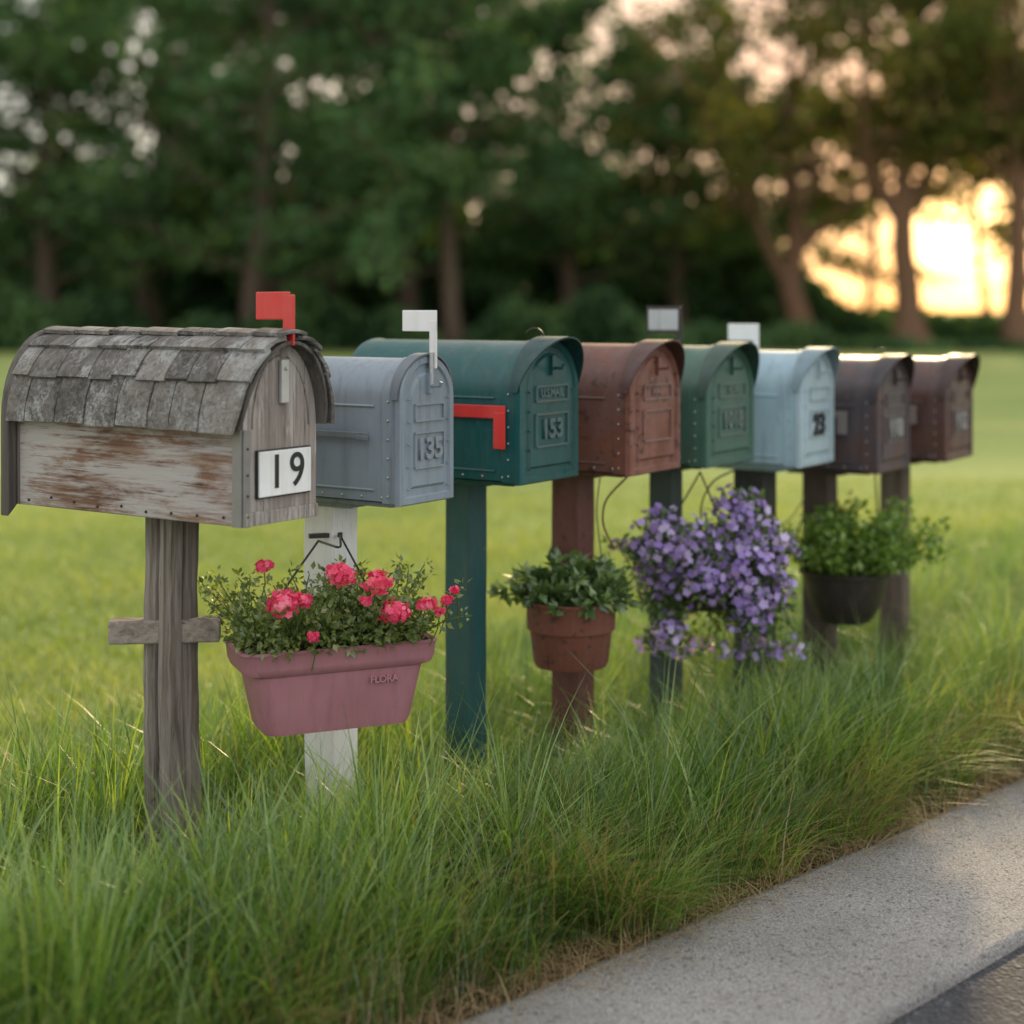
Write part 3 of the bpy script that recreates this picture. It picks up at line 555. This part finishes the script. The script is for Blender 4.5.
tree('oak_tree',tx(455,46),46,15,3.0,4.3,7500,.30,tl_dark,4,nb=16,drop=.4,flat=.42)
tree('oak_tree',tx(560,54),54,13,2.0,4.8,10000,.38,tl_dark,5,nb=18,drop=.35,flat=.42)
tree('oak_tree',tx(150,56),56,17,2.0,5.0,11000,.4,tl_dark,6,nb=20,drop=.3,flat=.45)
tree('oak_tree',tx(330,58),58,19,2.0,6.0,14000,.4,tl_dark,16,nb=20,drop=.22)
tree('oak_tree',tx(672,57),57,13,2.5,4.4,7500,.35,tl_dark,7,nb=16,drop=.5,flat=.40)
tree('oak_tree',tx(742,62),62,10.5,1.5,4.2,6500,.32,tl_dark,21,nb=14,drop=.4,flat=.40)
tree('maple_tree',tx(805,50),50,13.5,3.8,5.0,8000,.42,tl_warm,8,fork=[(2.8,-.8,6),(3.6,.75,6.5)],drop=.55,z_min=3,nb=13,flat=.40)
tree('maple_tree',tx(912,48),48,13.2,4.6,5.0,8500,.46,tl_warm,9,fork=[(4.2,-.6,6.5),(4.6,.6,6)],drop=.55,z_min=3.6,nb=13,flat=.40)
tree('maple_tree',tx(1016,47),47,13,4.5,4.8,7500,.40,tl_warm,10,fork=[(5,.5,6)],drop=.55,z_min=3.4,nb=13,flat=.40)
tree('maple_tree',tx(1130,52),52,14,3,5.5,9000,.4,tl_warm,11,nb=14,drop=.2)
tree('oak_tree',tx(-120,52),52,16,2,5.5,12000,.4,tl_dark,12,nb=16)
tree('maple_tree',tx(868,64),64,12,1.6,4.5,3600,.22,tl_warm,13,nb=14,drop=.5,z_min=1.0,flat=.36)
tree('maple_tree',tx(985,70),70,13,1.8,4.5,3200,.22,tl_warm,14,nb=14,drop=.5,z_min=1.0,flat=.36)
rs=np.random.RandomState(3); n=180000; X=rs.rand(n)*80-36; Yd=60+rs.rand(n)*10
uu=X/Yd*F+512; hm=np.interp(uu,[-300,-20,70,350,480,600,660,740,800,850,1024,1400],[12,4.5,6.5,7.5,6.0,6.2,5.0,4.4,3.2,1.0,.8,3.0])*(1+.14*np.sin(X*.9)+.10*np.sin(X*2.3+1)+.08*np.sin(X*5.1))
Z=GZ+rs.rand(n)**.9*hm; k=rs.rand(n)<(hm/10*.9+.1)
O=np.stack([X,Yd,Z],1)[k]; m=len(O)
p1=batch(CARDV,CARDF,O,frames(nrm(rs.randn(m,3)),nrm(rs.randn(m,3)+np.array([0,0,.6]))),.42*(.5+.9*rs.rand(m)),0,np.clip(.4+.3*np.sin(O[:,0]*1.3+O[:,2])+.25*rs.randn(m),0,1))
obj('distant_woods',[p1],[tl_dark])
n=45000; X=rs.rand(n)*54-30; hm=(1.0+.5*np.sin(X*.8)+.35*np.sin(X*2.1+2))*np.interp(X,[-36,2,7,10,34],[1.3,1.1,.8,.22,.2]); hm=np.clip(hm,.12,3)
k=rs.rand(n)<np.clip(hm,.25,1); X=X[k]; hm=hm[k]; n=len(X)
O=np.stack([X,45+3*rs.rand(n)+np.sin(X)*.6,GZ+rs.rand(n)*hm],1); 
obj('shrub_row',[batch(CARDV,CARDF,O,frames(nrm(rs.randn(n,3)),nrm(rs.randn(n,3)+np.array([0,0,.6]))),.24*(.5+.9*rs.rand(n)),0,np.clip(.45+.3*np.sin(X*1.7)+.25*rs.randn(n),0,1))],[tl_dark])
# ---------------------------------------------------------------- light
SA,SE=math.radians(16.2),math.radians(20)
sun=bpy.data.lights.new('sun','SUN'); sun.energy=5; sun.angle=math.radians(2); sun.color=(1,.75,.42); so=bpy.data.objects.new('sun',sun); sc.collection.objects.link(so)
sd=Vector((math.sin(SA)*math.cos(SE),math.cos(SA)*math.cos(SE),math.sin(SE))); so.rotation_euler=sd.to_track_quat('Z','Y').to_euler(); so.location=(10,30,20)
w=bpy.data.worlds.new('World'); sc.world=w; w.use_nodes=True; nt=w.node_tree; nt.nodes.clear()
def N_(t): return nt.nodes.new(t)
out=N_('ShaderNodeOutputWorld'); bg=N_('ShaderNodeBackground'); sky=N_('ShaderNodeTexSky'); sky.sky_type='NISHITA'; sky.sun_disc=False; sky.sun_elevation=SE; sky.sun_rotation=SA; sky.air_density=1; sky.dust_density=.4; sky.ozone_density=1
bg.inputs[1].default_value=.05; nt.links.new(sky.outputs[0],bg.inputs[0])
tc=N_('ShaderNodeTexCoord'); vd=Vector((math.sin(SA)*math.cos(math.radians(2.8)),math.cos(SA)*math.cos(math.radians(2.8)),math.sin(math.radians(2.8))))
dt=N_('ShaderNodeVectorMath'); dt.operation='DOT_PRODUCT'; nm=N_('ShaderNodeVectorMath'); nm.operation='NORMALIZE'; nt.links.new(tc.outputs['Generated'],nm.inputs[0]); nt.links.new(nm.outputs[0],dt.inputs[0]); dt.inputs[1].default_value=vd
mx=N_('ShaderNodeMath'); mx.operation='MAXIMUM'; mx.inputs[1].default_value=0; nt.links.new(dt.outputs['Value'],mx.inputs[0])
mr=N_('ShaderNodeMapRange'); mr.inputs['From Min'].default_value=-1; nt.links.new(dt.outputs['Value'],mr.inputs['Value'])
cr=N_('ShaderNodeValToRGB'); els=cr.color_ramp.elements
for p,c in ((.5,(.97,.97,.96)),(.9,(.92,.86,.74)),(.965,(1.0,.72,.46))): e=els.new(p); e.color=(*c,1)
els[0].color=(1,1,1,1); els[-1].color=(.90,.34,.09,1); nt.links.new(mr.outputs[0],cr.inputs[0])
hz=N_('ShaderNodeBackground'); hz.inputs[1].default_value=1.2; nt.links.new(cr.outputs[0],hz.inputs[0])
ad=N_('ShaderNodeAddShader'); nt.links.new(bg.outputs[0],ad.inputs[0]); nt.links.new(hz.outputs[0],ad.inputs[1]); last=ad.outputs[0]
for pw_,col,st in ((2200,(1,.62,.22),6),(200,(1,.34,.05),1.3)):
    p=N_('ShaderNodeMath'); p.operation='POWER'; p.inputs[1].default_value=pw_; nt.links.new(mx.outputs[0],p.inputs[0])
    q=N_('ShaderNodeMath'); q.operation='MULTIPLY'; q.inputs[1].default_value=st; nt.links.new(p.outputs[0],q.inputs[0])
    b=N_('ShaderNodeBackground'); b.inputs[0].default_value=(*col,1); nt.links.new(q.outputs[0],b.inputs[1])
    ad=N_('ShaderNodeAddShader'); nt.links.new(last,ad.inputs[0]); nt.links.new(b.outputs[0],ad.inputs[1]); last=ad.outputs[0]
nt.links.new(last,out.inputs[0])
# ---------------------------------------------------------------- camera
cam=bpy.data.cameras.new('camera'); co=bpy.data.objects.new('camera',cam); sc.collection.objects.link(co); sc.camera=co
co.location=(0,0,H); co.rotation_euler=(math.pi/2,0,0); cam.sensor_width=36; cam.lens=F/1024*36; cam.shift_y=(HY-512)/1024; cam.clip_end=6000; cam.clip_start=.05
cam.dof.use_dof=True; cam.dof.focus_distance=3.25; cam.dof.aperture_fstop=1.5
